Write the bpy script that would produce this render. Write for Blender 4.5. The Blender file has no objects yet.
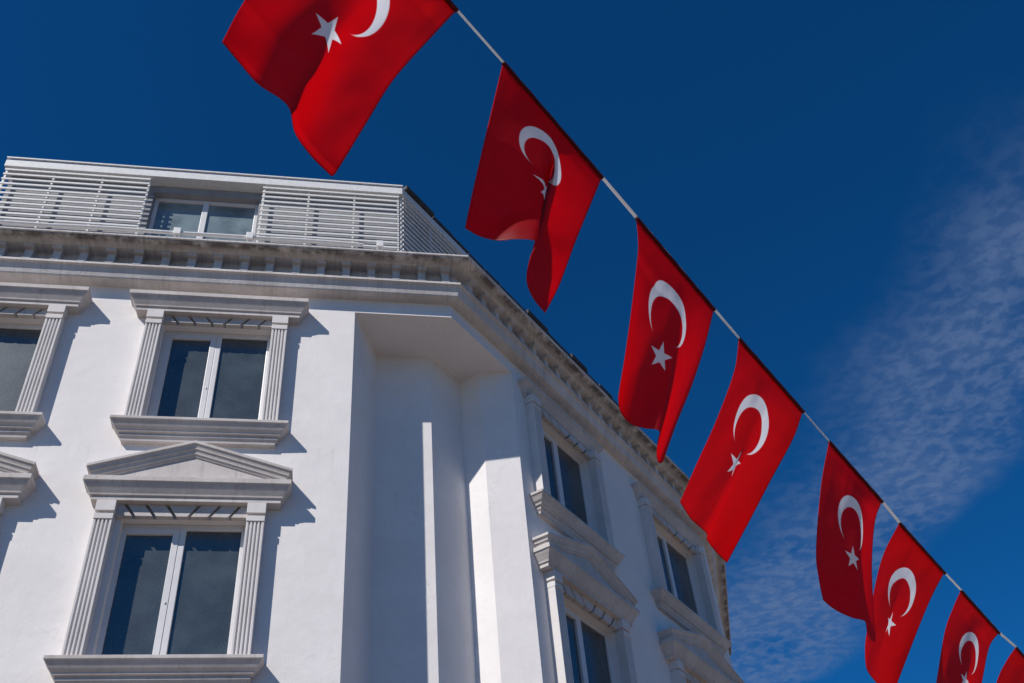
import bpy, bmesh, math, random
from mathutils import Vector, Matrix, noise

random.seed(7)
S = bpy.context.scene
COL = S.collection
R = math.radians

# ---------------------------------------------------------------- camera
W, H, F = 1024, 683, 995.6
CAM = Vector((0, -10.5, 1.6))
yaw, pitch, roll = R(12.879), R(42.192), R(-5.969)
fwd = Vector((math.sin(yaw)*math.cos(pitch), math.cos(yaw)*math.cos(pitch), math.sin(pitch)))
rt = Vector((math.cos(yaw), -math.sin(yaw), 0))
up = rt.cross(fwd)
cr = math.cos(roll)*rt + math.sin(roll)*up
cu = -math.sin(roll)*rt + math.cos(roll)*up
cd = bpy.data.cameras.new('camera')
cam = bpy.data.objects.new('camera', cd)
COL.objects.link(cam)
m = Matrix((cr, cu, -fwd)).transposed().to_4x4()
m.translation = CAM
cam.matrix_world = m
cd.sensor_width = 36
cd.lens = F/W*36
cd.clip_start = 0.05
cd.clip_end = 20000
S.camera = cam
S.render.resolution_x, S.render.resolution_y = W, H

# ---------------------------------------------------------------- light
LIGHT = Vector((1.142, 1.0, -1.385)).normalized()      # the way sunlight travels
SUN_EL = math.asin(-LIGHT.z)
SUN_ROT = math.atan2(-LIGHT.x, -LIGHT.y)
sl = bpy.data.lights.new('sun', 'SUN')
sl.energy = 4.45
sl.angle = R(0.53)
sl.color = (1.0, 0.955, 0.9)
so = bpy.data.objects.new('sun', sl)
COL.objects.link(so)
so.rotation_euler = LIGHT.to_track_quat('-Z', 'Y').to_euler()
so.location = (-12, -20, 30)

world = bpy.data.worlds.new('World')
S.world = world
world.use_nodes = True
nt = world.node_tree
nt.nodes.clear()


class NT:
    """tiny node-tree writer"""
    def __init__(s, tree):
        s.t = tree

    def n(s, typ, ins=None, **kw):
        nd = s.t.nodes.new(typ)
        for k, v in kw.items():
            setattr(nd, k, v)
        for k, v in (ins or {}).items():
            if isinstance(v, bpy.types.NodeSocket):
                s.t.links.new(v, nd.inputs[k])
            else:
                nd.inputs[k].default_value = v
        return nd

    def math(s, op, a, b=0.0, c=None, clamp=False):
        d = {0: a, 1: b}
        if c is not None:
            d[2] = c
        return s.n('ShaderNodeMath', d, operation=op, use_clamp=clamp).outputs[0]

    def ramp(s, fac, stops):
        nd = s.n('ShaderNodeValToRGB', {0: fac})
        el = nd.color_ramp.elements
        while len(el) < len(stops):
            el.new(0.5)
        for e, (p, c) in zip(el, stops):
            e.position = p
            e.color = c if len(c) == 4 else (*c, 1)
        return nd.outputs[0]

    def mix(s, fac, a, b, blend='MIX'):
        nd = s.n('ShaderNodeMix', {0: fac, 6: a, 7: b}, data_type='RGBA', blend_type=blend)
        return nd.outputs[2]

    def smooth(s, v, a, b):
        nd = s.n('ShaderNodeMapRange', {0: v, 1: a, 2: b, 3: 0.0, 4: 1.0}, interpolation_type='SMOOTHSTEP')
        return nd.outputs[0]


g = NT(nt)
sky = g.n('ShaderNodeTexSky', sky_type='NISHITA', sun_disc=False, sun_elevation=SUN_EL, sun_rotation=SUN_ROT,
          altitude=400, air_density=0.9, dust_density=0.1, ozone_density=5.0)
tc = g.n('ShaderNodeTexCoord')
sx = g.n('ShaderNodeSeparateXYZ', {0: tc.outputs['Generated']})
zc = g.math('MAXIMUM', sx.outputs[2], 0.05)
px = g.math('DIVIDE', sx.outputs[0], zc)
py = g.math('DIVIDE', sx.outputs[1], zc)
pv = g.n('ShaderNodeCombineXYZ', {0: px, 1: py, 2: 0.0}).outputs[0]
warp = g.n('ShaderNodeTexNoise', {'Vector': pv, 'Scale': 2.6, 'Detail': 3.0})
edge = g.math('ADD', px, g.math('MULTIPLY', g.math('SUBTRACT', warp.outputs[0], 0.5), 0.28))
band = g.math('MULTIPLY', g.smooth(edge, 0.72, 0.95), g.math('SUBTRACT', 1.0, g.smooth(edge, 1.10, 1.26)))
fine = g.n('ShaderNodeTexNoise', {'Vector': pv, 'Scale': 33.0, 'Detail': 4.0, 'Roughness': 0.55, 'Distortion': 0.2})
broad = g.n('ShaderNodeTexNoise', {'Vector': pv, 'Scale': 4.0, 'Detail': 4.0, 'Roughness': 0.6})
puff = g.math('ADD', g.math('MULTIPLY', g.smooth(fine.outputs[0], 0.38, 0.64), 0.72), g.math('MULTIPLY', g.smooth(broad.outputs[0], 0.25, 0.65), 0.75))
band = g.math('MULTIPLY', band, g.smooth(g.math('ADD', py, g.math('MULTIPLY', warp.outputs[0], 0.2)), 0.66, 0.98))
cl = g.math('MULTIPLY', g.math('MULTIPLY', band, puff), 0.43, clamp=True)
deep = g.mix(1.0, sky.outputs[0], (0.10, 0.95, 1.6, 1), 'MULTIPLY')     # polarised deep blue of the day
skyc = g.mix(cl, deep, (2.6, 3.9, 7.0, 1))
bg = g.n('ShaderNodeBackground', {0: skyc, 1: 0.05})
out = g.n('ShaderNodeOutputWorld', {0: bg.outputs[0]})

vs = S.view_settings
S.display_settings.display_device = 'sRGB'
vs.view_transform = 'Standard'
vs.look = 'None'
vs.exposure = 0.0
vs.gamma = 1.0
S.render.engine = 'CYCLES'


# ---------------------------------------------------------------- materials
def material(name):
    mt = bpy.data.materials.new(name)
    mt.use_nodes = True
    mt.node_tree.nodes.clear()
    t = NT(mt.node_tree)
    return mt, t


def finish(t, shader):
    t.n('ShaderNodeOutputMaterial', {0: shader})


def plaster(name, c1, c2, streak=0.0, streakcol=(0.16, 0.13, 0.11), bump=0.25, grain=60, rough=0.85, drips=()):
    """painted render or cast stone: blotches, grain, and dirt run down from the top edges"""
    mt, t = material(name)
    co = t.n('ShaderNodeTexCoord').outputs['Object']
    n1 = t.n('ShaderNodeTexNoise', {'Vector': co, 'Scale': 1.3, 'Detail': 7.0, 'Roughness': 0.68})
    col = t.mix(t.smooth(n1.outputs[0], 0.35, 0.68), (*c1, 1), (*c2, 1))
    n7 = t.n('ShaderNodeTexNoise', {'Vector': co, 'Scale': 9.0, 'Detail': 5.0, 'Roughness': 0.7})
    col = t.mix(t.math('MULTIPLY', t.smooth(n7.outputs[0], 0.52, 0.75), 0.35), col, (*[x*0.9 for x in c1], 1))
    mp = t.n('ShaderNodeMapping', {0: co})
    mp.inputs['Scale'].default_value = (7, 7, 0.5)
    n2 = t.n('ShaderNodeTexNoise', {'Vector': mp.outputs[0], 'Scale': 1.6, 'Detail': 6.0, 'Roughness': 0.7})
    st = t.math('MULTIPLY', t.smooth(n2.outputs[0], 0.5, 0.78), streak)
    col = t.mix(st, col, (*streakcol, 1))
    if drips:
        xyz = t.n('ShaderNodeSeparateXYZ', {0: co})
        m2 = t.n('ShaderNodeMapping', {0: co})
        m2.inputs['Scale'].default_value = (16, 16, 0.45)
        n8 = t.n('ShaderNodeTexNoise', {'Vector': m2.outputs[0], 'Scale': 1.0, 'Detail': 4.0, 'Roughness': 0.6})
        for zt, reach in drips:                        # dirty water run down the render from each ledge
            k = t.math('MULTIPLY', t.smooth(xyz.outputs[2], zt-reach, zt), t.math('LESS_THAN', xyz.outputs[2], zt+0.02))
            k = t.math('MULTIPLY', k, t.smooth(n8.outputs[0], 0.50, 0.72))
            col = t.mix(t.math('MULTIPLY', k, 0.20), col, (0.40, 0.355, 0.31, 1))
        # hairline cracks
        vo = t.n('ShaderNodeTexVoronoi', {'Vector': t.n('ShaderNodeVectorMath', {0: co, 1: t.n('ShaderNodeTexNoise', {'Vector': co, 'Scale': 2.5, 'Detail': 5.0}).outputs['Color']}, operation='ADD').outputs[0],
                                          'Scale': 0.55}, feature='DISTANCE_TO_EDGE')
        ck = t.math('MULTIPLY', t.math('SUBTRACT', 1.0, t.smooth(vo.outputs['Distance'], 0.0, 0.008)), t.smooth(n1.outputs[0], 0.5, 0.62))
        col = t.mix(t.math('MULTIPLY', ck, 0.18), col, (0.36, 0.33, 0.31, 1))
    n3 = t.n('ShaderNodeTexNoise', {'Vector': co, 'Scale': float(grain), 'Detail': 4.0, 'Roughness': 0.65})
    n4 = t.n('ShaderNodeTexNoise', {'Vector': co, 'Scale': 5.0, 'Detail': 3.0})
    hgt = t.math('ADD', t.math('MULTIPLY', n3.outputs[0], 0.5), n4.outputs[0])
    bp = t.n('ShaderNodeBump', {'Strength': bump, 'Distance': 0.02, 'Height': hgt})
    b = t.n('ShaderNodeBsdfPrincipled', {'Base Color': col, 'Roughness': rough, 'Normal': bp.outputs[0]})
    finish(t, b.outputs[0])
    return mt


def plain(name, c, rough=0.5, metal=0.0, var=0.12, scale=8.0, bump=0.0):
    mt, t = material(name)
    co = t.n('ShaderNodeTexCoord').outputs['Object']
    n1 = t.n('ShaderNodeTexNoise', {'Vector': co, 'Scale': scale, 'Detail': 5.0, 'Roughness': 0.65})
    dk = tuple(x*(1-var) for x in c)
    col = t.mix(t.smooth(n1.outputs[0], 0.3, 0.7), (*dk, 1), (*c, 1))
    ins = {'Base Color': col, 'Roughness': rough, 'Metallic': metal}
    if bump:
        ins['Normal'] = t.n('ShaderNodeBump', {'Strength': bump, 'Distance': 0.02, 'Height': n1.outputs[0]}).outputs[0]
    b = t.n('ShaderNodeBsdfPrincipled', ins)
    finish(t, b.outputs[0])
    return mt


WALL = plaster('painted_render', (0.775, 0.735, 0.715), (0.83, 0.79, 0.77), streak=0.10, streakcol=(0.52, 0.48, 0.45), bump=0.30, drips=((9.31, 0.6), (6.17, 0.6)))
STONE = plaster('cast_stone_trim', (0.48, 0.435, 0.41), (0.61, 0.565, 0.54), streak=0.5, streakcol=(0.26, 0.22, 0.2), bump=0.25)
PILAST = plaster('painted_stone', (0.63, 0.59, 0.57), (0.72, 0.68, 0.66), streak=0.1, streakcol=(0.35, 0.31, 0.29), bump=0.15)
PVC = plain('white_window_plastic', (0.72, 0.70, 0.70), 0.35, var=0.06)
STEEL = plain('white_coated_metal', (0.76, 0.75, 0.73), 0.45, var=0.12, scale=14)
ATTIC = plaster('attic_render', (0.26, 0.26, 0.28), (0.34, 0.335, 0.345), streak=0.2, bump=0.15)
ROOFM = plain('bitumen_roof', (0.07, 0.068, 0.07), 0.8, var=0.5, scale=3, bump=0.4)
def rope_material():
    mt, t = material('white_webbing')
    co = t.n('ShaderNodeTexCoord').outputs['Object']
    n1 = t.n('ShaderNodeTexNoise', {'Vector': co, 'Scale': 9.0, 'Detail': 3.0})
    col = t.mix(n1.outputs[0], (0.80, 0.79, 0.78, 1), (0.92, 0.91, 0.90, 1))
    d = t.n('ShaderNodeBsdfDiffuse', {0: col})
    tr = t.n('ShaderNodeBsdfTranslucent', {0: col})
    finish(t, t.n('ShaderNodeMixShader', {0: 0.5, 1: d.outputs[0], 2: tr.outputs[0]}).outputs[0])
    return mt


ROPE = rope_material()

# cornice: same stone with black water stains along the lip
def cornice_material():
    mt, t = material('stained_cornice_stone')
    co = t.n('ShaderNodeTexCoord').outputs['Object']
    xyz = t.n('ShaderNodeSeparateXYZ', {0: co})
    n1 = t.n('ShaderNodeTexNoise', {'Vector': co, 'Scale': 1.7, 'Detail': 5.0, 'Roughness': 0.6})
    col = t.mix(t.smooth(n1.outputs[0], 0.35, 0.68), (0.56, 0.52, 0.50, 1), (0.69, 0.65, 0.63, 1))
    mp = t.n('ShaderNodeMapping', {0: co})
    mp.inputs['Scale'].default_value = (11, 0.7, 0.4)
    n2 = t.n('ShaderNodeTexNoise', {'Vector': mp.outputs[0], 'Scale': 1.8, 'Detail': 6.0, 'Roughness': 0.75})
    high = t.smooth(xyz.outputs[2], 12.38, 12.56)
    n6 = t.n('ShaderNodeTexNoise', {'Vector': co, 'Scale': 2.3, 'Detail': 6.0, 'Roughness': 0.7})
    st = t.math('MULTIPLY', t.math('MULTIPLY', t.smooth(n2.outputs[0], 0.42, 0.72), t.smooth(n6.outputs[0], 0.3, 0.62)), t.math('MULTIPLY_ADD', high, 0.25, 0.38))
    col = t.mix(st, col, (0.19, 0.165, 0.15, 1))
    # black mould band under the drip edge
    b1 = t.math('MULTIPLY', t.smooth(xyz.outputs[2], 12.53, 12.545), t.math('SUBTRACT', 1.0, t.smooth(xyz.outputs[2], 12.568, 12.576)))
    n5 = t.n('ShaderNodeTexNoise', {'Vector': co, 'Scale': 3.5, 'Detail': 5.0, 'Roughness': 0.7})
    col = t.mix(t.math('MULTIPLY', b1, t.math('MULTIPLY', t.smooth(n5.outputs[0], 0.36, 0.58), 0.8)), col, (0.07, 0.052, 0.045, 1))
    n3 = t.n('ShaderNodeTexNoise', {'Vector': co, 'Scale': 40.0, 'Detail': 4.0})
    bp = t.n('ShaderNodeBump', {'Strength': 0.3, 'Distance': 0.02, 'Height': n3.outputs[0]})
    b = t.n('ShaderNodeBsdfPrincipled', {'Base Color': col, 'Roughness': 0.85, 'Normal': bp.outputs[0]})
    finish(t, b.outputs[0])
    return mt


CORN = cornice_material()


def glass_material(name, tint, haze):
    """double glazing with a dusty bloom and a dark room behind"""
    mt, t = material(name)
    co = t.n('ShaderNodeTexCoord').outputs['Object']
    n1 = t.n('ShaderNodeTexNoise', {'Vector': co, 'Scale': 2.2, 'Detail': 4.0})
    n2 = t.n('ShaderNodeTexNoise', {'Vector': co, 'Scale': 45.0, 'Detail': 4.0, 'Roughness': 0.7})
    dust = t.math('ADD', t.math('MULTIPLY', n1.outputs[0], 0.85), t.math('MULTIPLY', n2.outputs[0], 0.15))
    col = t.mix(t.smooth(dust, 0.3, 0.7), (*[x*0.5 for x in tint], 1), (*tint, 1))
    rg = t.math('MULTIPLY_ADD', n2.outputs[0], 0.12, haze)
    bp = t.n('ShaderNodeBump', {'Strength': 0.04, 'Distance': 0.02, 'Height': n1.outputs[0]})
    b = t.n('ShaderNodeBsdfPrincipled', {'Base Color': col, 'Roughness': rg, 'IOR': 1.95, 'Normal': bp.outputs[0]})
    finish(t, b.outputs[0])
    return mt


GLASS = glass_material('window_glass', (0.052, 0.070, 0.076), 0.2)
GLASSB = glass_material('attic_glass', (0.24, 0.30, 0.31), 0.12)


def flag_material():
    """red cloth, printed white crescent and star laid out in the cloth's own UVs (u across the hoist, v down the fly)"""
    mt, t = material('red_flag_cloth')
    uv = t.n('ShaderNodeTexCoord').outputs['UV']
    s = t.n('ShaderNodeSeparateXYZ', {0: uv})
    x = t.math('SUBTRACT', s.outputs[0], 0.5)          # across, hoist = 1 wide
    y = t.math('MULTIPLY', s.outputs[1], 1.5)          # down from the hoist

    def disc(cy, r):
        dy = t.math('SUBTRACT', y, cy)
        d = t.math('SQRT', t.math('ADD', t.math('MULTIPLY', x, x), t.math('MULTIPLY', dy, dy)))
        return t.math('SUBTRACT', 1.0, t.smooth(d, r-0.004, r+0.004))
    cres = t.math('MULTIPLY', disc(0.50, 0.25), t.math('SUBTRACT', 1.0, disc(0.5625, 0.20)))
    cy, rr = 0.855, 0.128
    inr = rr*math.cos(R(72))
    tot = None
    for k in range(5):
        a = R(-90+72*k)                            # edge normals, one tip towards the hoist
        e = t.math('ADD', t.math('MULTIPLY', x, math.cos(a)), t.math('MULTIPLY', t.math('SUBTRACT', y, cy), math.sin(a)))
        ins = t.math('SUBTRACT', 1.0, t.smooth(e, inr-0.003, inr+0.003))
        tot = ins if tot is None else t.math('ADD', tot, ins)
    star = t.math('SUBTRACT', tot, 3.0, clamp=True)
    mark = t.math('MAXIMUM', cres, star)
    n1 = t.n('ShaderNodeTexNoise', {'Vector': uv, 'Scale': 6.0, 'Detail': 3.0})
    red = t.mix(n1.outputs[0], (0.68, 0.0012, 0.018, 1), (0.75, 0.0016, 0.023, 1))
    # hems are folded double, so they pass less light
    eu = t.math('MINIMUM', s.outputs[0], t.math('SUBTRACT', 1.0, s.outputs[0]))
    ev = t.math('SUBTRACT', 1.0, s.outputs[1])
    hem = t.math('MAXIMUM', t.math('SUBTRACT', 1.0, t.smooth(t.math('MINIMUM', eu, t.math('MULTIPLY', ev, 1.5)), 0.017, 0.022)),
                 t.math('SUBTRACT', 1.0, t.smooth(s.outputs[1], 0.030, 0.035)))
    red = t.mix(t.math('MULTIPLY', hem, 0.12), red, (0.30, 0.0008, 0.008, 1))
    col = t.mix(mark, red, (0.86, 0.85, 0.87, 1))
    wv = t.n('ShaderNodeTexWave', {'Vector': uv, 'Scale': 90.0, 'Distortion': 0.6}, bands_direction='X')
    wv2 = t.n('ShaderNodeTexWave', {'Vector': uv, 'Scale': 130.0, 'Distortion': 0.6}, bands_direction='Y')
    bp = t.n('ShaderNodeBump', {'Strength': 0.06, 'Distance': 0.002, 'Height': t.math('ADD', wv.outputs['Fac'], wv2.outputs['Fac'])})
    d = t.n('ShaderNodeBsdfDiffuse', {0: col, 'Normal': bp.outputs[0]})
    tr = t.n('ShaderNodeBsdfTranslucent', {0: col})
    mx = t.n('ShaderNodeMixShader', {0: 0.90, 1: d.outputs[0], 2: tr.outputs[0]})
    gl = t.n('ShaderNodeBsdfGlossy', {0: (1, 1, 1, 1), 'Roughness': 0.5})
    mx2 = t.n('ShaderNodeMixShader', {0: 0.02, 1: mx.outputs[0], 2: gl.outputs[0]})
    finish(t, mx2.outputs[0])
    return mt


FLAG = flag_material()
SLEEVE = plain('dark_red_hem', (0.16, 0.001, 0.006), 0.8, var=0.3, scale=40)


def asphalt_material():
    mt, t = material('asphalt')
    co = t.n('ShaderNodeTexCoord').outputs['Object']
    n1 = t.n('ShaderNodeTexNoise', {'Vector': co, 'Scale': 0.6, 'Detail': 6.0})
    n2 = t.n('ShaderNodeTexNoise', {'Vector': co, 'Scale': 90.0, 'Detail': 3.0})
    col = t.mix(n1.outputs[0], (0.045, 0.045, 0.046, 1), (0.065, 0.063, 0.06, 1))
    bp = t.n('ShaderNodeBump', {'Strength': 0.5, 'Distance': 0.01, 'Height': n2.outputs[0]})
    finish(t, t.n('ShaderNodeBsdfPrincipled', {'Base Color': col, 'Roughness': 0.9, 'Normal': bp.outputs[0]}).outputs[0])
    return mt


def paving_material():
    mt, t = material('pale_paving')
    co = t.n('ShaderNodeTexCoord').outputs['Object']
    br = t.n('ShaderNodeTexBrick', {'Vector': co, 'Color1': (0.33, 0.245, 0.17, 1), 'Color2': (0.27, 0.20, 0.14, 1),
                                    'Mortar': (0.18, 0.16, 0.14, 1), 'Scale': 2.0, 'Mortar Size': 0.012})
    n1 = t.n('ShaderNodeTexNoise', {'Vector': co, 'Scale': 1.2, 'Detail': 5.0})
    col = t.mix(0.35, br.outputs[0], t.mix(n1.outputs[0], (0.19, 0.14, 0.10, 1), (0.35, 0.265, 0.19, 1)))
    finish(t, t.n('ShaderNodeBsdfPrincipled', {'Base Color': col, 'Roughness': 0.8}).outputs[0])
    return mt


ASPH = asphalt_material()
PAVE = paving_material()
KERB = plaster('kerb_stone', (0.30, 0.29, 0.28), (0.38, 0.37, 0.35), streak=0.2)
EARTH = plaster('open_ground', (0.13, 0.11, 0.085), (0.18, 0.155, 0.12), streak=0.0)


# ---------------------------------------------------------------- mesh helpers
class MB:
    def __init__(s):
        s.v, s.f = [], []

    def add(s, pts):
        b = len(s.v)
        s.v += [tuple(p) for p in pts]
        return list(range(b, b+len(pts)))

    def poly(s, pts):
        s.f.append(s.add(pts))

    def box(s, x0, x1, y0, y1, z0, z1):
        i = s.add([(x0, y0, z0), (x1, y0, z0), (x1, y1, z0), (x0, y1, z0), (x0, y0, z1), (x1, y0, z1), (x1, y1, z1), (x0, y1, z1)])
        for q in ((0, 3, 2, 1), (4, 5, 6, 7), (0, 1, 5, 4), (1, 2, 6, 5), (2, 3, 7, 6), (3, 0, 4, 7)):
            s.f.append([i[k] for k in q])

    def prism(s, outline, y0, y1):
        """outline (x, z) counter-clockwise seen from -y; extruded from y0 (front) to y1 (back)"""
        n = len(outline)
        a = s.add([(x, y0, z) for x, z in outline])
        b = s.add([(x, y1, z) for x, z in outline])
        s.f.append(a)
        s.f.append(b[::-1])
        for k in range(n):
            q = (k+1) % n
            s.f.append([a[q], a[k], b[k], b[q]])

    def prism_z(s, outline, z0, z1):
        """outline (x, y) counter-clockwise from above"""
        n = len(outline)
        a = s.add([(x, y, z0) for x, y in outline])
        b = s.add([(x, y, z1) for x, y in outline])
        s.f.append(a[::-1])
        s.f.append(b)
        for k in range(n):
            q = (k+1) % n
            s.f.append([a[k], a[q], b[q], b[k]])

    def strip(s, cols):
        """cols: equal-length vertex columns; skins neighbours"""
        ids = [s.add(c) for c in cols]
        for a, b in zip(ids, ids[1:]):
            for k in range(len(a)-1):
                s.f.append([a[k], a[k+1], b[k+1], b[k]])
        return ids

    def build(s, name, mat, parent=None, loc=None, rz=0.0, smooth=False, bevel=0.0):
        me = bpy.data.meshes.new(name)
        me.from_pydata(s.v, [], s.f)
        me.update()
        bm = bmesh.new()
        bm.from_mesh(me)
        bmesh.ops.recalc_face_normals(bm, faces=bm.faces)
        bm.to_mesh(me)
        bm.free()
        if smooth:
            for p in me.polygons:
                p.use_smooth = True
        me.materials.append(mat)
        o = bpy.data.objects.new(name, me)
        COL.objects.link(o)
        if parent:
            o.parent = parent
        if loc is not None:
            o.location = loc
        o.rotation_euler.z = rz
        if bevel:
            bv = o.modifiers.new('bevel', 'BEVEL')
            bv.width = bevel
            bv.segments = 2
            bv.limit_method = 'ANGLE'
        return o


def tag(o, label, cat, group=None, kind=None):
    o['label'] = label
    if cat:
        o['category'] = cat
    if group:
        o['group'] = group
    if kind:
        o['kind'] = kind
    return o


def empty(name, loc):
    o = bpy.data.objects.new(name, None)
    o.location = loc
    o.empty_display_size = 0.3
    COL.objects.link(o)
    return o


def mould(mb, prof, h0, slope=0.0):
    """moulding round a block of half-width h0: prof is (p, z) from top to bottom, returned to the wall at both ends;
    slope > 0 makes the two raking sides of a pediment"""
    pm = max(p for p, z in prof)
    c = [[], [], [], [], []]
    for p, z in prof:
        e = h0+p
        dz = slope*(pm-p)
        c[0].append((-e, 0.0, z+dz))
        c[1].append((-e, -p, z+dz))
        c[2].append((0, -p, z+slope*(h0+pm)))
        c[3].append((e, -p, z+dz))
        c[4].append((e, 0.0, z+dz))
    mb.strip(c if slope else [c[0], c[1], c[3], c[4]])


def offset_path(pts, p):
    """plan polyline moved p outwards (to the right-hand side of travel seen from above), mitred"""
    ds = [(Vector(b)-Vector(a)).normalized() for a, b in zip(pts, pts[1:])]
    ns = [Vector((d.y, -d.x)) for d in ds]
    res = []
    for i, q in enumerate(pts):
        q = Vector(q)
        if i == 0:
            res.append(q+ns[0]*p)
        elif i == len(pts)-1:
            res.append(q+ns[-1]*p)
        else:
            a, b = ns[i-1], ns[i]
            res.append(q+(a+b)*(p/(1+a.dot(b))))
    return res


def sweep(mb, path, prof):
    cols = []
    offs = [offset_path(path, p) for p, z in prof]
    for i in range(len(path)):
        cols.append([(offs[k][i].x, offs[k][i].y, z) for k, (p, z) in enumerate(prof)])
    ids = mb.strip(cols)
    mb.f.append(ids[0])
    mb.f.append(ids[-1][::-1])


# ---------------------------------------------------------------- ground
def sheet(name, x0, x1, y0, y1, z, mat, label):
    mb = MB()
    mb.poly([(x0, y0, z), (x1, y0, z), (x1, y1, z), (x0, y1, z)])
    return tag(mb.build(name, mat), label, None, kind='structure')


sheet('ground', -6000, 6000, -6000, 6000, -0.13, EARTH, 'open ground stretching out to the horizon')
sheet('road', -60, 60, -17.5, -4.3, -0.122, ASPH, 'asphalt street in front of the white building')
pv_ = MB()
pv_.box(-60, 60, -4.0, 40, -0.12, 0.0)
tag(pv_.build('pavement', PAVE), 'pale paved square around the white building', None, kind='structure')
pv_ = MB()
pv_.box(-60, 60, -30, -17.8, -0.12, 0.0)
tag(pv_.build('pavement', PAVE), 'pale pavement on the far side of the street', None, kind='structure')
kb = MB()
for k in range(120):
    kb.box(-60+k+0.004, -59+k-0.004, -4.3, -4.002, -0.119, 0.004)
    kb.box(-60+k+0.004, -59+k-0.004, -17.798, -17.5, -0.119, 0.004)
tag(kb.build('kerb', KERB, bevel=0.015), 'stone kerbs along both sides of the street', None, kind='structure')

# ---------------------------------------------------------------- the building
TH = R(47.5)
K = Vector((1.529, 0.0))                                  # corner where front and side facades would meet
tB = Vector((math.cos(TH), math.sin(TH)))
nB = Vector((math.sin(TH), -math.cos(TH)))
ZS = 11.79                                                # soffit of the corner recess
XL = -9.0
BL = 8.75                                                 # length of the side facade
THC = R(70)
tC = Vector((math.cos(THC), math.sin(THC)))
Bend = K + tB*BL
Cend = Bend + tC*7
Back = Vector((XL, Cend.y+1.5))
PATH = [(XL, 0.0), tuple(K), tuple(Bend), tuple(Cend)]
ROT_B = TH

bld = tag(empty('white_building', (0, 0, 0)),
          'white three sided corner building with pedimented windows, heavy cornice and louvred attic', 'building')


def P3(v, z):
    return (v[0], v[1], z)


def wall_grid(mb, x0, x1, z0, z1, holes, tf):
    """vertical wall in local x/z with rectangular holes and 0.17 m reveals; tf maps (x, y, z) to the building"""
    xs = sorted({x0, x1, *[h[0] for h in holes], *[h[1] for h in holes]})
    zs = sorted({z0, z1, *[h[2] for h in holes], *[h[3] for h in holes]})
    for xa, xb in zip(xs, xs[1:]):
        for za, zb in zip(zs, zs[1:]):
            cx, cz = (xa+xb)/2, (za+zb)/2
            if any(h[0] < cx < h[1] and h[2] < cz < h[3] for h in holes):
                continue
            mb.poly([tf(xa, 0, za), tf(xb, 0, za), tf(xb, 0, zb), tf(xa, 0, zb)])
    for a, b, c, d in holes:
        q = [(a, c), (b, c), (b, d), (a, d)]
        for k in range(4):
            (xa, za), (xb, zb) = q[k], q[(k+1) % 4]
            mb.poly([tf(xa, 0, za), tf(xa, 0.24, za), tf(xb, 0.24, zb), tf(xb, 0, zb)])
        mb.poly([tf(a, 0.24, c), tf(a, 0.24, d), tf(b, 0.24, d), tf(b, 0.24, c)])


UP = dict(sill=9.60, head=11.37)
LO = dict(sill=6.46, head=8.25)
CA = [-1.742, -4.69]
CB = [(3.0, 0.86), (6.95, 1.02)]                          # centre along the side facade, half opening


def holes(cs):
    return [(c-h, c+h, u['sill'], u['head']) for c, h in cs for u in (UP, LO)]


tfA = lambda x, y, z: (x, y, z)
tfB = lambda x, y, z: (K.x+tB.x*x-nB.x*y, K.y+tB.y*x-nB.y*y, z)

P2 = Vector((2.098, 1.224))
P3v = K + tB*1.60
N1, N2, N3, N4 = Vector((0.121, 0.0)), Vector((0.49, 0.925)), Vector((1.289, 0.911)), Vector((1.825, 1.46))
wl = MB()
wall_grid(wl, XL, 0.121, 0.0, ZS, holes([(c, 0.73) for c in CA]), tfA)
wall_grid(wl, XL, K.x, ZS, 12.10, [], tfA)
wall_grid(wl, 1.60, BL, 0.0, ZS, holes(CB), tfB)
wall_grid(wl, 0.0, BL, ZS, 12.10, [], tfB)
ring = [N1, N2, N3, N4, P2, P3v]
for a, b in zip(ring, ring[1:]):
    wl.poly([P3(a, 0), P3(b, 0), P3(b, ZS), P3(a, ZS)])
wl.poly([P3(N1, ZS), P3(K, ZS), P3(P3v, ZS), P3(P2, ZS), P3(N4, ZS), P3(N3, ZS), P3(N2, ZS)])
for a, b in ((Bend, Cend), (Cend, Back), (Back, Vector((XL, 0)))):
    wl.poly([P3(a, 0), P3(b, 0), P3(b, 12.1), P3(a, 12.1)])
wall = wl.build('wall', WALL, bld)

# main cornice, front > side > far side
cm = MB()
sweep(cm, PATH, [(-0.3, 12.615), (0.495, 12.615), (0.51, 12.605), (0.51, 12.580), (0.49, 12.572), (0.485, 12.555), (0.455, 12.55),
                 (0.42, 12.54), (0.33, 12.532), (0.32, 12.52), (0.25, 12.515), (0.13, 12.515), (0.13, 12.25), (0.275, 12.25), (0.275, 12.215),
                 (0.24, 12.205), (0.215, 12.15), (0.185, 12.062), (0.17, 12.045), (0.10, 12.038), (0.05, 12.045), (-0.02, 12.045)])


def dentils(mb, a, b, step=0.36, wdt=0.11):
    d = Vector(b)-Vector(a)
    L = d.length
    d.normalize()
    n = Vector((d.y, -d.x))
    k = int(L/step)
    for i in range(k):
        s0 = (i+0.5)*L/k - wdt/2 + random.uniform(-0.008, 0.008)
        a0 = Vector(a)+d*s0
        a1 = a0+d*wdt
        mb.prism_z([tuple(a0+n*0.235), tuple(a1+n*0.235), tuple(a1+n*0.12), tuple(a0+n*0.12)], 12.247, 12.469)
        b0, b1 = a0-d*0.014, a1+d*0.014
        mb.prism_z([tuple(b0+n*0.31), tuple(b1+n*0.31), tuple(b1+n*0.12), tuple(b0+n*0.12)], 12.468, 12.519)
        mb.prism_z([tuple(a0+n*0.278), tuple(a1+n*0.278), tuple(a1+n*0.23), tuple(a0+n*0.23)], 12.246, 12.27)


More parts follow.
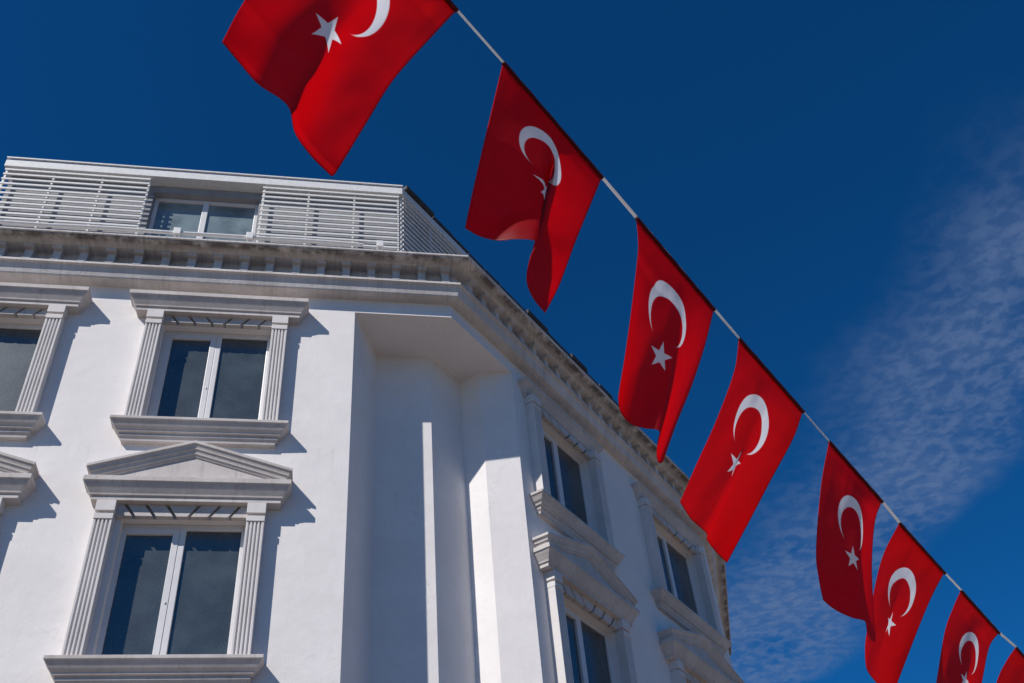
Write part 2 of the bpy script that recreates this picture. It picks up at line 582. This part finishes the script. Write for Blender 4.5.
o20 = offset_path(PATH, 0.20)
base = [Vector(p) for p in PATH]
nA = Vector((0, -1))
dentils(cm, base[0], base[1]+Vector((0.09, 0)))
dentils(cm, base[1]-tB*-0.02, base[2])
dentils(cm, base[2], base[3])
cornice = cm.build('cornice', CORN, bld)


# ------------------------------------------------ windows
def header_profile(z1, z0, h=0.27):
    """window cornice from the wall at z1 down to z0"""
    d = z1-z0
    return [(0, z1), (h, z1), (h, z1-0.065), (h-0.015, z1-0.07), (h-0.03, z1-0.10), (h-0.055, z1-0.14), (h-0.085, z1-d*0.7),
            (h-0.09, z1-d*0.78), (h-0.11, z1-d*0.8), (h-0.11, z0), (0, z0)]


def make_window(c, hw, lvl, B, pediment, pwid=0.205, rec=0.125, hp=0.27):
    k = hw/0.73
    sill, head = lvl['sill'], lvl['head']
    if pediment and not B:
        c, hw = c-0.05, hw+0.015
    loc = P3(K+tB*c, sill) if B else (c, 0, sill)
    rz = ROT_B if B else 0.0
    hh = head-sill
    fr = MB()                                             # outer frame and mullion
    y0, y1 = rec, rec+0.06
    e = hw-0.002
    fw = 0.06
    fr.box(-e, -e+fw, y0, y1, -0.02, hh-0.002)
    fr.box(e-fw, e, y0, y1, -0.02, hh-0.002)
    fr.box(-e+fw, e-fw, y0, y1, hh-0.075, hh-0.002)
    fr.box(-e+fw, e-fw, y0, y1, -0.02, 0.05)
    fr.box(-0.02, 0.05, y0-0.004, y1-0.003, 0.05, hh-0.075)
    w = fr.build('window', PVC, bld, loc, rz, bevel=0.006)
    sa = MB()                                             # opening casement, stands a little proud
    xa, xb, za, zb = -e+fw-0.014, -0.022, 0.035, hh-0.064
    sw = 0.075
    ys = y0-0.010
    sa.box(xa, xa+sw, ys, y1-0.01, za, zb)
    sa.box(xb-sw, xb, ys, y1-0.01, za, zb)
    sa.box(xa+sw, xb-sw, ys, y1-0.01, zb-sw, zb)
    sa.box(xa+sw, xb-sw, ys, y1-0.01, za, za+sw)
    sa.box(xb-sw*0.55, xb-sw*0.3, ys-0.012, ys-0.001, hh*0.42, hh*0.42+0.03)
    sa.build('sash', PVC, w, bevel=0.006)
    for pa, pb, qa, qb in ((xa+sw-0.005, xb-sw+0.005, za+sw-0.005, zb-sw+0.005), (0.048, e-fw+0.004, 0.048, hh-0.073)):
        pn = MB()
        pn.box(pa, pb, rec+0.029, rec+0.037, qa, qb)
        pn.build('pane', GLASS, w)
    # sill
    sm = MB()
    mould(sm, [(0, 0.0), (0.22, 0.0), (0.22, -0.04), (0.205, -0.05), (0.19, -0.075), (0.165, -0.12), (0.135, -0.15), (0.13, -0.175),
               (0.10, -0.18), (0.10, -0.22), (0.075, -0.25), (0.07, -0.285), (0, -0.285)], hw*1.18)
    sm.box(-hw+0.003, hw-0.003, 0, rec-0.003, -0.04, 0.002)
    sm.build('sill', STONE, w, bevel=0.004)
    # pilasters with flutes and two-block caps
    ztop = (8.37 if pediment else 11.475)-sill
    pw = pwid
    for sgn in (-1, 1):
        pm = MB()
        c0 = sgn*(hw+pw/2+0.004)
        p0 = 0.15
        zc = ztop-0.23
        x = c0-pw/2
        fl = pw*0.11
        gap = (pw-2*pw*0.13-4*fl)/3
        pts = [(x, 0.0), (x, -p0)]
        xx = x+pw*0.13
        for q in range(4):
            pts += [(xx, -p0), (xx+fl*0.25, -p0+0.022), (xx+fl*0.75, -p0+0.022), (xx+fl, -p0)]
            xx += fl+gap
        pts += [(x+pw, -p0), (x+pw, 0.0)]
        pm.prism_z(pts, 0.0, zc)
        pm.box(c0-pw/2-0.004, c0+pw/2+0.004, -p0-0.010, 0, zc+0.001, zc+0.075)
        pm.box(c0-pw/2+0.015, c0+pw/2-0.015, -p0+0.035, 0, zc+0.075, zc+0.11)
        pm.box(c0-pw/2-0.007, c0+pw/2+0.007, -p0-0.014, 0, zc+0.11, ztop+0.02)
        pm.build('pilaster', PILAST, w, bevel=0.004)
    # flat arch of voussoirs between the caps
    lm = MB()
    zl0, zl1 = hh-0.014, ztop+0.02
    lm.box(-hw+0.004, hw-0.004, -0.008, 0, zl0, zl1)
    joints = [(-0.54, -0.65), (-0.31, -0.42), (-0.08, -0.185), (0.08, 0.185), (0.31, 0.42), (0.54, 0.65)]
    jw = 0.021
    ed = [(-hw+0.004, -hw+0.004)] + [(a*k, b*k) for a, b in joints] + [(hw-0.004, hw-0.004)]
    for q, ((ba, ta), (bb, tb)) in enumerate(zip(ed, ed[1:])):
        l = jw if q else 0
        r = jw if q < 6 else 0
        lm.prism([(ba+l, zl0-0.002), (bb-r, zl0-0.002), (tb-r, zl1-0.002), (ta+l, zl1-0.002)], -0.078, -0.007)
    lm.build('lintel', STONE, w)
    hd = MB()
    if not pediment:
        mould(hd, header_profile(11.755-sill, 11.475-sill, hp), hw+pw+0.003)
        hd.build('window_cornice', STONE, w, bevel=0.004)
    else:
        h0 = hw+pw-0.03
        zb = 8.664-sill
        mould(hd, header_profile(zb, 8.39-sill), h0)
        # raking mouldings: stepped fillets running up to the apex
        zt = 8.826-sill
        sl = (9.208-8.826)/(h0+0.27)
        mould(hd, [(0, zt), (0.27, zt), (0.27, zt-0.04), (0.255, zt-0.043), (0.235, zt-0.085), (0.235, zt-0.10), (0.22, zt-0.103), (0.205, zt-0.14),
                   (0.205, zt-0.155), (0.19, zt-0.158), (0.18, zt-0.185), (0.16, zt-0.187), (0.0, zt-0.187)], h0, sl)
        hd.prism([(-h0-0.05, zb-0.05), (h0+0.05, zb-0.05), (h0+0.05, zb+0.06), (0, zb+0.09+sl*h0), (-h0-0.05, zb+0.06)], -0.165, 0)
        if not B:
            hd.v = [(x_+0.045, y_, z_) for x_, y_, z_ in hd.v]
        hd.build('pediment', STONE, w, bevel=0.004)
    return w


for c in CA:
    make_window(c, 0.73, UP, False, False)
    make_window(c, 0.73, LO, False, True)
for c, h in CB:
    make_window(c, h, UP, True, False, 0.21, 0.115, 0.16)
    make_window(c, h, LO, True, True, 0.21, 0.115)

# ------------------------------------------------ attic storey set back behind the cornice
PA = -1.60
AX0 = -5.95                                                # left end of the attic
PATHR = [(AX0, 0.0), tuple(K), tuple(Bend), tuple(Cend)]
aw = MB()
pa = offset_path(PATHR, PA)
WX = (-3.56, -1.60)                                        # attic window opening
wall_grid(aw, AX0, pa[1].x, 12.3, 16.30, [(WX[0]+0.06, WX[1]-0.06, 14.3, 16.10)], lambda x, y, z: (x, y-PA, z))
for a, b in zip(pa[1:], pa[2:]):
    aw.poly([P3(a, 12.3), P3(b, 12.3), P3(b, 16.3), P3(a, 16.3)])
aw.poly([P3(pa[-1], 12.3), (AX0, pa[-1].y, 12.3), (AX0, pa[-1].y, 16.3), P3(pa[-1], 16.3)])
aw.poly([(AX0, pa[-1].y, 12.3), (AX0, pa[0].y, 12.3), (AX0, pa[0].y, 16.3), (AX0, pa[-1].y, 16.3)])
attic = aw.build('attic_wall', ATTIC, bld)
# flat terrace behind the cornice
tm = MB()
po = offset_path(PATH, -0.02)
tm.poly([P3(p, 12.585) for p in po] + [(XL, po[-1].y, 12.585)])
tm.build('terrace', ROOFM, bld)

# roof slab: white fascia, dark groove, thin cap
rf = MB()
AXR = -6.03
PR = [(AXR, 0.0)] + PATHR[1:]


def slab(mb, p, z0, z1, x0):
    q = offset_path([(x0, 0.0)] + PATHR[1:], p)
    mb.prism_z([tuple(v) for v in q] + [(x0, q[-1].y)], z0, z1)


slab(rf, -1.38, 16.27, 16.44, AXR)
roof = rf.build('roof', STEEL, bld, bevel=0.006)
r2 = MB()
slab(r2, -1.42, 16.441, 16.475, AXR+0.04)
r2.build('roof_covering', ROOFM, roof)
r3 = MB()
q0 = offset_path(PR, -1.36)
q1 = offset_path(PR, -1.40)
r3.prism_z([tuple(q0[0]), tuple(q0[1]), tuple(q1[1]), tuple(q1[0])], 16.476, 16.505)
r3.build('roof_edging', STEEL, roof)
r4 = MB()                                                  # torn bitumen edging on the side roof
t0 = 0.1
while t0 < BL-0.5:
    t1 = t0+random.uniform(0.5, 1.1)
    o1 = offset_path(PR, -1.40+random.uniform(0, 0.07))[1]
    a, b = o1+tB*t0, o1+tB*(t1-0.03)
    w_ = nB*-0.25
    r4.prism_z([tuple(a), tuple(b), tuple(b+w_), tuple(a+w_)], 16.476, 16.52+random.uniform(0, 0.06))
    t0 = t1
r4.build('roof_felt', ROOFM, roof)


def louvre(a, b, z0, z1, label=None, posts=3, depth=0.05):
    """horizontal tubes on slim posts from plan point a to b"""
    a, b = Vector(a), Vector(b)
    L = (b-a).length
    ang = math.atan2(b.y-a.y, b.x-a.x)
    fm = MB()
    for q in range(posts+1):
        x = L*q/posts
        x = min(max(x, 0.02), L-0.02)
        fm.box(x-0.018, x+0.018, depth, depth+0.045, 0, z1-z0)
    fr = fm.build('louvre_screen', STEEL, bld, (a.x, a.y, z0), ang)
    sm = MB()
    n = int((z1-z0)/0.122)
    for q in range(n):
        z = (q+0.5)*(z1-z0)/n
        j = random.uniform(-0.004, 0.004)
        sm.box(0, L, 0, min(depth-0.002, 0.022), z-0.023+j, z+0.023+j)
    sm.build('slats', STEEL, fr, bevel=0.006)
    if label:
        fr['label'] = label
    return fr


lp = offset_path(PATHR, -1.395)
louvre((-6.0, 1.395), (-3.56, 1.395), 14.1, 16.267, 'white louvre screen left of the attic window', 3)
louvre((-1.60, 1.395), tuple(lp[1]-Vector((0.05, 0))), 14.1, 16.265, 'white louvre screen right of the attic window', 3)
louvre(tuple(lp[1]+tB*0.04), tuple(lp[1]+tB*7.5), 14.1, 16.265, 'shaded louvre screen round the corner', 8)

# attic window
af = MB()
x0, x1, z0, z1 = WX[0]+0.065, WX[1]-0.065, 14.3, 16.095
xm = (x0+x1)/2-0.02
for xa, xb in ((x0, x0+0.07), (xm-0.05, xm+0.05), (x1-0.07, x1)):
    af.box(xa, xb, 0.06, 0.13, z0, z1)
for xa, xb in ((x0+0.07, xm-0.05), (xm+0.05, x1-0.07)):
    af.box(xa, xb, 0.06, 0.13, z1-0.07, z1)
    af.box(xa, xb, 0.06, 0.13, z0, z0+0.07)
awn = af.build('window', PVC, bld, (0, -PA+0.07, 0), bevel=0.006)
for xa, xb in ((x0+0.065, xm-0.045), (xm+0.045, x1-0.065)):
    pn = MB()
    pn.box(xa, xb, 0.10, 0.108, z0+0.065, z1-0.065)
    pn.build('pane', GLASSB, awn)

# safety rail lying along the cornice edge
rl = MB()


def tube(mb, pts, r, n=10):
    cols = []
    for i, p in enumerate(pts):
        p = Vector(p)
        d = (Vector(pts[min(i+1, len(pts)-1)])-Vector(pts[max(i-1, 0)])).normalized()
        a = d.cross(Vector((0, 0, 1)))
        if a.length < 1e-3:
            a = Vector((1, 0, 0))
        a.normalize()
        b = a.cross(d)
        cols.append([tuple(p+a*r*math.cos(2*math.pi*k/n)+b*r*math.sin(2*math.pi*k/n)) for k in range(n+1)])
    mb.strip(cols)


tube(rl, [(XL+i*0.4, -0.30+0.004*math.sin(i*1.7), 12.93+0.006*math.sin(i)) for i in range(int((0.55-XL)/0.4)+1)], 0.03)
rail = rl.build('railing', STEEL, bld, smooth=True)
for bx_ in (-7.2, -2.49, -1.46, 0.45):
    bk = MB()
    bk.prism_z([(bx_-0.05, -0.36), (bx_+0.05, -0.36), (bx_+0.05, -0.24), (bx_-0.05, -0.24)], 12.86, 12.985)
    bk.box(bx_-0.02, bx_+0.02, -0.32, -0.28, 12.59, 12.862)
    bk.build('bracket', STEEL, rail, bevel=0.004)

# ---------------------------------------------------------------- flags on a rope over the street


def at(x, y, depth):
    return CAM + (cr*((x-W/2)/F) - cu*((y-H/2)/F) + fwd)*depth


Z0 = 4.152


def depth_s(s):
    return Z0*(1+0.124*s)


# hoist ends as (left, right) along the rope, edges of the cloth from hoist to fly, and folds
FLAGS = [
    dict(s=-1, a=(333, -131), b=(457, 10),
         L=[(333, -131), (296, -72), (245, 0), (222, 42)],
         B=[(222, 42), (239, 62.6), (258, 84), (280, 98.5), (290, 110), (295, 133), (311, 156), (331, 176)],
         Rr=[(457, 10), (439, 29), (395, 78), (367, 122), (337, 171), (331, 176)],
         folds=[('r', 0.53, 0.20, 0.14, 0.080, -0.3)],
         label='largest and nearest red flag, its crescent cut off by the top of the picture'),
    dict(s=0, kv=0.04, a=(503, 62), b=(602, 177),
         L=[(503, 62), (488, 125), (473, 190), (465, 228)],
         B=[(465, 228), (479, 236), (498, 240.5), (518, 239), (536, 242), (530, 258), (526.5, 280), (533, 298), (545, 313)],
         Rr=[(602, 177), (590, 206), (575, 243), (559, 286), (545, 313)],
         folds=[('s', 0.595, 0.10, 0.15, 0.045, 0.05), ('l', 0.62, 0.135, -0.6), ('c', 0.55, 0.17, 0.92)],
         label='red flag with its star half hidden in a deep fold, second from the top'),
    dict(s=1, ku=-0.03, a=(636, 217), b=(714, 309),
         L=[(636, 217), (638, 240), (637, 262), (628, 335), (618, 398)],
         B=[(618, 398), (620, 412), (629, 424), (642, 429), (657, 432), (655, 445), (654, 457), (656, 465), (660, 464)],
         Rr=[(714, 309), (705, 345), (692, 385), (676, 425), (663, 462)],
         folds=[('r', 0.70, 0.24, 0.14, 0.12, 0.0), ('s', 0.78, 0.06, 0.05, 0.02, 0.45)],
         label='red flag hanging nearly straight with its whole white star showing, in front of the cornice'),
    dict(s=2, ku=-0.05, a=(739, 338), b=(803, 411),
         L=[(739, 338), (734, 372), (716, 421), (697, 463), (680, 502)],
         B=[(680, 502), (691, 519), (706, 533), (707, 540), (716, 552), (727, 563)],
         Rr=[(803, 411), (793, 439), (772, 478), (750, 520), (727, 563)],
         folds=[('s', 0.48, 0.09, 0.068, 0.0, 0.1), ('r', 0.50, 0.16, 0.2, 0.045, 0.0)],
         label='red flag blown aside with a squeezed star, before the far end of the building'),
    dict(s=3, ku=0.09, a=(829, 441), b=(882, 501),
         L=[(829, 441), (821, 486), (816, 550), (819, 580), (823, 600)],
         B=[(823, 600), (831, 607), (841, 613), (853, 618), (865, 621.5), (867, 632), (871, 640), (876, 642)],
         Rr=[(882, 501), (875, 522), (872, 560), (873, 600), (876, 642)],
         folds=[('l', 0.80, 0.155, -0.8), ('s', 0.82, 0.05, 0.05, 0.02, 0.3)],
         label='dark shaded red flag against the cloud, overlapping the flag to its right'),
    dict(s=4, ku=0.02, kv=-0.02, a=(899.5, 522.5), b=(944.5, 572.5),
         L=[(899.5, 522.5), (884, 553), (875, 586), (866, 637), (865, 658)],
         B=[(865, 658), (867, 670), (874, 680), (882, 688), (892, 697)],
         Rr=[(944.5, 572.5), (935, 590), (925, 612), (910, 650), (892, 697)],
         folds=[('s', 0.48, 0.09, 0.068, 0.0, 0.1), ('r', 0.42, 0.18, 0.2, 0.065, 0.1)],
         label='bright red flag partly behind the dark shaded flag, its star pinched small'),
    dict(s=5, ku=0.12, kv=-0.05, a=(961, 590), b=(999, 632.5),
         L=[(961, 590), (953, 608), (944.5, 633), (936, 684), (932, 705)],
         B=[(932, 705), (940, 712), (952, 718), (958, 726), (965, 735)],
         Rr=[(999, 632.5), (989, 648), (981, 686), (972, 715), (965, 735)],
         folds=[('r', 0.66, 0.24, 0.14, 0.12, -0.1)],
         label='red flag in the lower right whose lower half and star run out of the picture'),
    dict(s=6, kv=-0.12, a=(1016, 647), b=(1050, 686),
         L=[(1016, 647), (1007, 660), (997, 681), (988, 720), (984, 750)],
         B=[(984, 750), (992, 758), (1002, 764), (1010, 772), (1018, 780)],
         Rr=[(1050, 686), (1043, 705), (1034, 730), (1026, 755), (1018, 780)],
         folds=[('r', 0.6, 0.3, 0.2, 0.04, 0.0)],
         label='corner of a red flag just entering at the lower right edge, farthest along the rope'),
]


def curve(pts, t):
    """Catmull-Rom by chord length"""
    P = [Vector(p) for p in pts]
    d = [0.0]
    for a, b in zip(P, P[1:]):
        d.append(d[-1]+(b-a).length)
    x = t*d[-1]
    i = 0
    while i < len(P)-2 and d[i+1] < x:
        i += 1
    u = (x-d[i])/(d[i+1]-d[i])
    p0 = P[i-1] if i else 2*P[0]-P[1]
    p3 = P[i+2] if i+2 < len(P) else 2*P[-1]-P[-2]
    p1, p2 = P[i], P[i+1]
    m1, m2 = (p2-p0)*0.5, (p3-p1)*0.5
    u2, u3 = u*u, u*u*u
    return (2*u3-3*u2+1)*p1+(u3-2*u2+u)*m1+(-2*u3+3*u2)*p2+(u3-u2)*m2


def sstep(a, b, x):
    x = min(max((x-a)/(b-a), 0), 1)
    return x*x*(3-2*x)


NU, NV = 90, 110


def make_flag(fd):
    s = fd['s']
    Ha, Hb = at(*fd['a'], depth_s(s)), at(*fd['b'], depth_s(s+0.71))
    root = tag(empty('bunting_flag', Ha), fd['label'], 'flag', 'red crescent flags strung along one rope')

    def fly_depth(Hp, px_):
        r = (at(*px_, 1.0)-CAM)
        sc = 1/r.length
        r.normalize()
        v = Hp-CAM
        t = v.dot(r)
        dist = math.sqrt(max(v.dot(v)-t*t, 0))
        hgt = math.sqrt(max(1.03**2-dist*dist, 0.0))
        return (t-hgt)*sc
    da, db = depth_s(s), depth_s(s+0.71)
    dc, dd = fly_depth(Ha, fd['L'][-1]), fly_depth(Hb, fd['Rr'][-1])
    A, Bp = Vector(fd['a']), Vector(fd['b'])
    Bl, Br = Vector(fd['B'][0]), Vector(fd['B'][-1])
    Lc = [curve(fd['L'], j/NV) for j in range(NV+1)]
    Rc = [curve(fd['Rr'], j/NV) for j in range(NV+1)]
    Bc = [curve(fd['B'], i/300) for i in range(301)]

    def pick(arr, t):
        x = min(max(t, 0), 1)*(len(arr)-1)
        i = min(int(x), len(arr)-2)
        return arr[i].lerp(arr[i+1], x-i)
    rnd = random.Random(100+s)
    ph = [rnd.uniform(0, 6.28) for _ in range(4)]
    V, UV, Fc = [], [], []
    for j in range(NV+1):
        v = j/NV
        for i in range(NU+1):
            u = i/NU
            ue, dep = u, 0.0
            inner = math.sin(math.pi*u)
            for fo in fd['folds']:
                if fo[0] == 'r':
                    _, uc, wl, wr, b, v0 = fo
                    t = (u-uc)/(wl if u < uc else wr)
                    dep -= b*math.exp(-t*t)*sstep(v0, 1.0, v)**0.7
                elif fo[0] == 'l':                    # two flat panels meeting in a soft ridge
                    _, uc, b, v0 = fo
                    p_, q_ = u/uc, (1-u)/(1-uc)
                    dep -= b*(-0.09*math.log(math.exp(-p_/0.09)+math.exp(-q_/0.09)))*sstep(v0, 1.0, v)**0.7
                elif fo[0] == 'c':                    # the loose corner flicks towards the street
                    _, uc, b, w0 = fo
                    p_, q_ = u/uc, (1-u)/(1-uc)
                    dep -= b*(-0.09*math.log(math.exp(-p_/0.09)+math.exp(-q_/0.09)))*sstep(w0, w0+0.16, v+0.45*u)
                elif fo[0] == 'v':
                    _, uc, wd, b, v0 = fo
                    t = (u-uc)/wd
                    dep += b*math.exp(-t*t)*sstep(v0, 1.0, v)**0.8
                else:
                    _, uc, wd, a, b, v0 = fo
                    t = (u-uc)/wd
                    gg = sstep(v0, v0+0.35, v)*(1-0.75*sstep(0.75, 1.0, v))
                    ue -= a*t*math.exp(-t*t*0.6)*gg*min(1, 4*u*(1-u)+0.1)
                    dep -= b*math.tanh(1.6*t)*math.exp(-t*t*0.12)*sstep(v0, v0+0.4, v)*min(1.0, 6*u*(1-u))
            dep += 0.010*math.sin(7*u+3*v+ph[0])*v + 0.006*math.sin(13*u-4*v+ph[1])*(0.3+v) + 0.004*math.sin(9*v+5*u+ph[2])
            dep += 0.010*noise.noise((u*3.5+s*7, v*3.0+u*1.5, ph[3])) + 0.0035*noise.noise((u*9+v*4, v*7+s, ph[0])) + 0.004*noise.noise((u*14, v*2.0, ph[1]))*math.exp(-v*4)
            T = A.lerp(Bp, ue)
            p = T*(1-v)+pick(Bc, ue)*v + Lc[j]*(1-ue)+Rc[j]*ue - (A*(1-ue)*(1-v)+Bp*ue*(1-v)+Bl*(1-ue)*v+Br*ue*v)
            dz = (da*(1-ue)+db*ue)*(1-v)+(dc*(1-ue)+dd*ue)*v
            V.append(tuple(at(p.x, p.y, dz+dep*sstep(0, 0.12, v))-Ha))
            UV.append((u-fd.get('ku', 0)*math.sin(math.pi*u), v+fd.get('kv', 0)*math.sin(math.pi*v)))
    for j in range(NV):
        for i in range(NU):
            a = j*(NU+1)+i
            Fc.append((a, a+1, a+NU+2, a+NU+1))
    me = bpy.data.meshes.new('cloth')
    me.from_pydata(V, [], Fc)
    uvl = me.uv_layers.new(name='UVMap')
    for lp_ in me.loops:
        uvl.data[lp_.index].uv = UV[lp_.vertex_index]
    for p in me.polygons:
        p.use_smooth = True
    me.materials.append(FLAG)
    cl_ = bpy.data.objects.new('cloth', me)
    COL.objects.link(cl_)
    cl_.parent = root
    so_ = cl_.modifiers.new('thickness', 'SOLIDIFY')
    so_.thickness = 0.0008
    so_.offset = 0
    # rolled hem the rope runs through
    hm = MB()
    n = 24
    d = (Hb-Ha)
    tube(hm, [tuple(d*(k/n)+Vector((0, 0, -0.006+0.002*math.sin(k*1.3)))) for k in range(n+1)], 0.0105, 8)
    hm.build('hem', SLEEVE, root, smooth=True)
    return Ha, Hb


knots = []
for fd in FLAGS:
    knots += make_flag(fd)

# the rope: flat webbing that twists a little, running on past both ends
u0 = (knots[1]-knots[0]).normalized()
u1 = (knots[-1]-knots[-2]).normalized()
path = [knots[0]-u0*6.0] + knots + [knots[-1]+u1*9.0]
rb = MB()
cols = []
stepn = 0
for a, b in zip(path, path[1:]):
    n = max(2, int((b-a).length/0.03))
    for k in range(n):
        cols.append((a.lerp(b, k/n), (b-a).normalized()))
cols.append((path[-1], u1))
cc = []
acc = 0.0
for i, (p, d) in enumerate(cols):
    a = d.cross(Vector((0, 0, 1))).normalized()
    b = a.cross(d)
    tw = 0.9*math.sin(i*0.045)+0.6
    e1, e2 = a*math.cos(tw)+b*math.sin(tw), -a*math.sin(tw)+b*math.cos(tw)
    wd_ = 0.0055 if (p-path[0]).dot(u0) < 7.0 else 0.0085
    cc.append([tuple(p+e1*wd_*math.cos(2*math.pi*k/8)+e2*0.003*math.sin(2*math.pi*k/8)-path[0]) for k in range(9)])
rb.strip(cc)
tag(rb.build('rope', ROPE, None, tuple(path[0]), smooth=True), 'white webbing rope stretched slantwise across the sky, carrying the row of flags', 'rope')
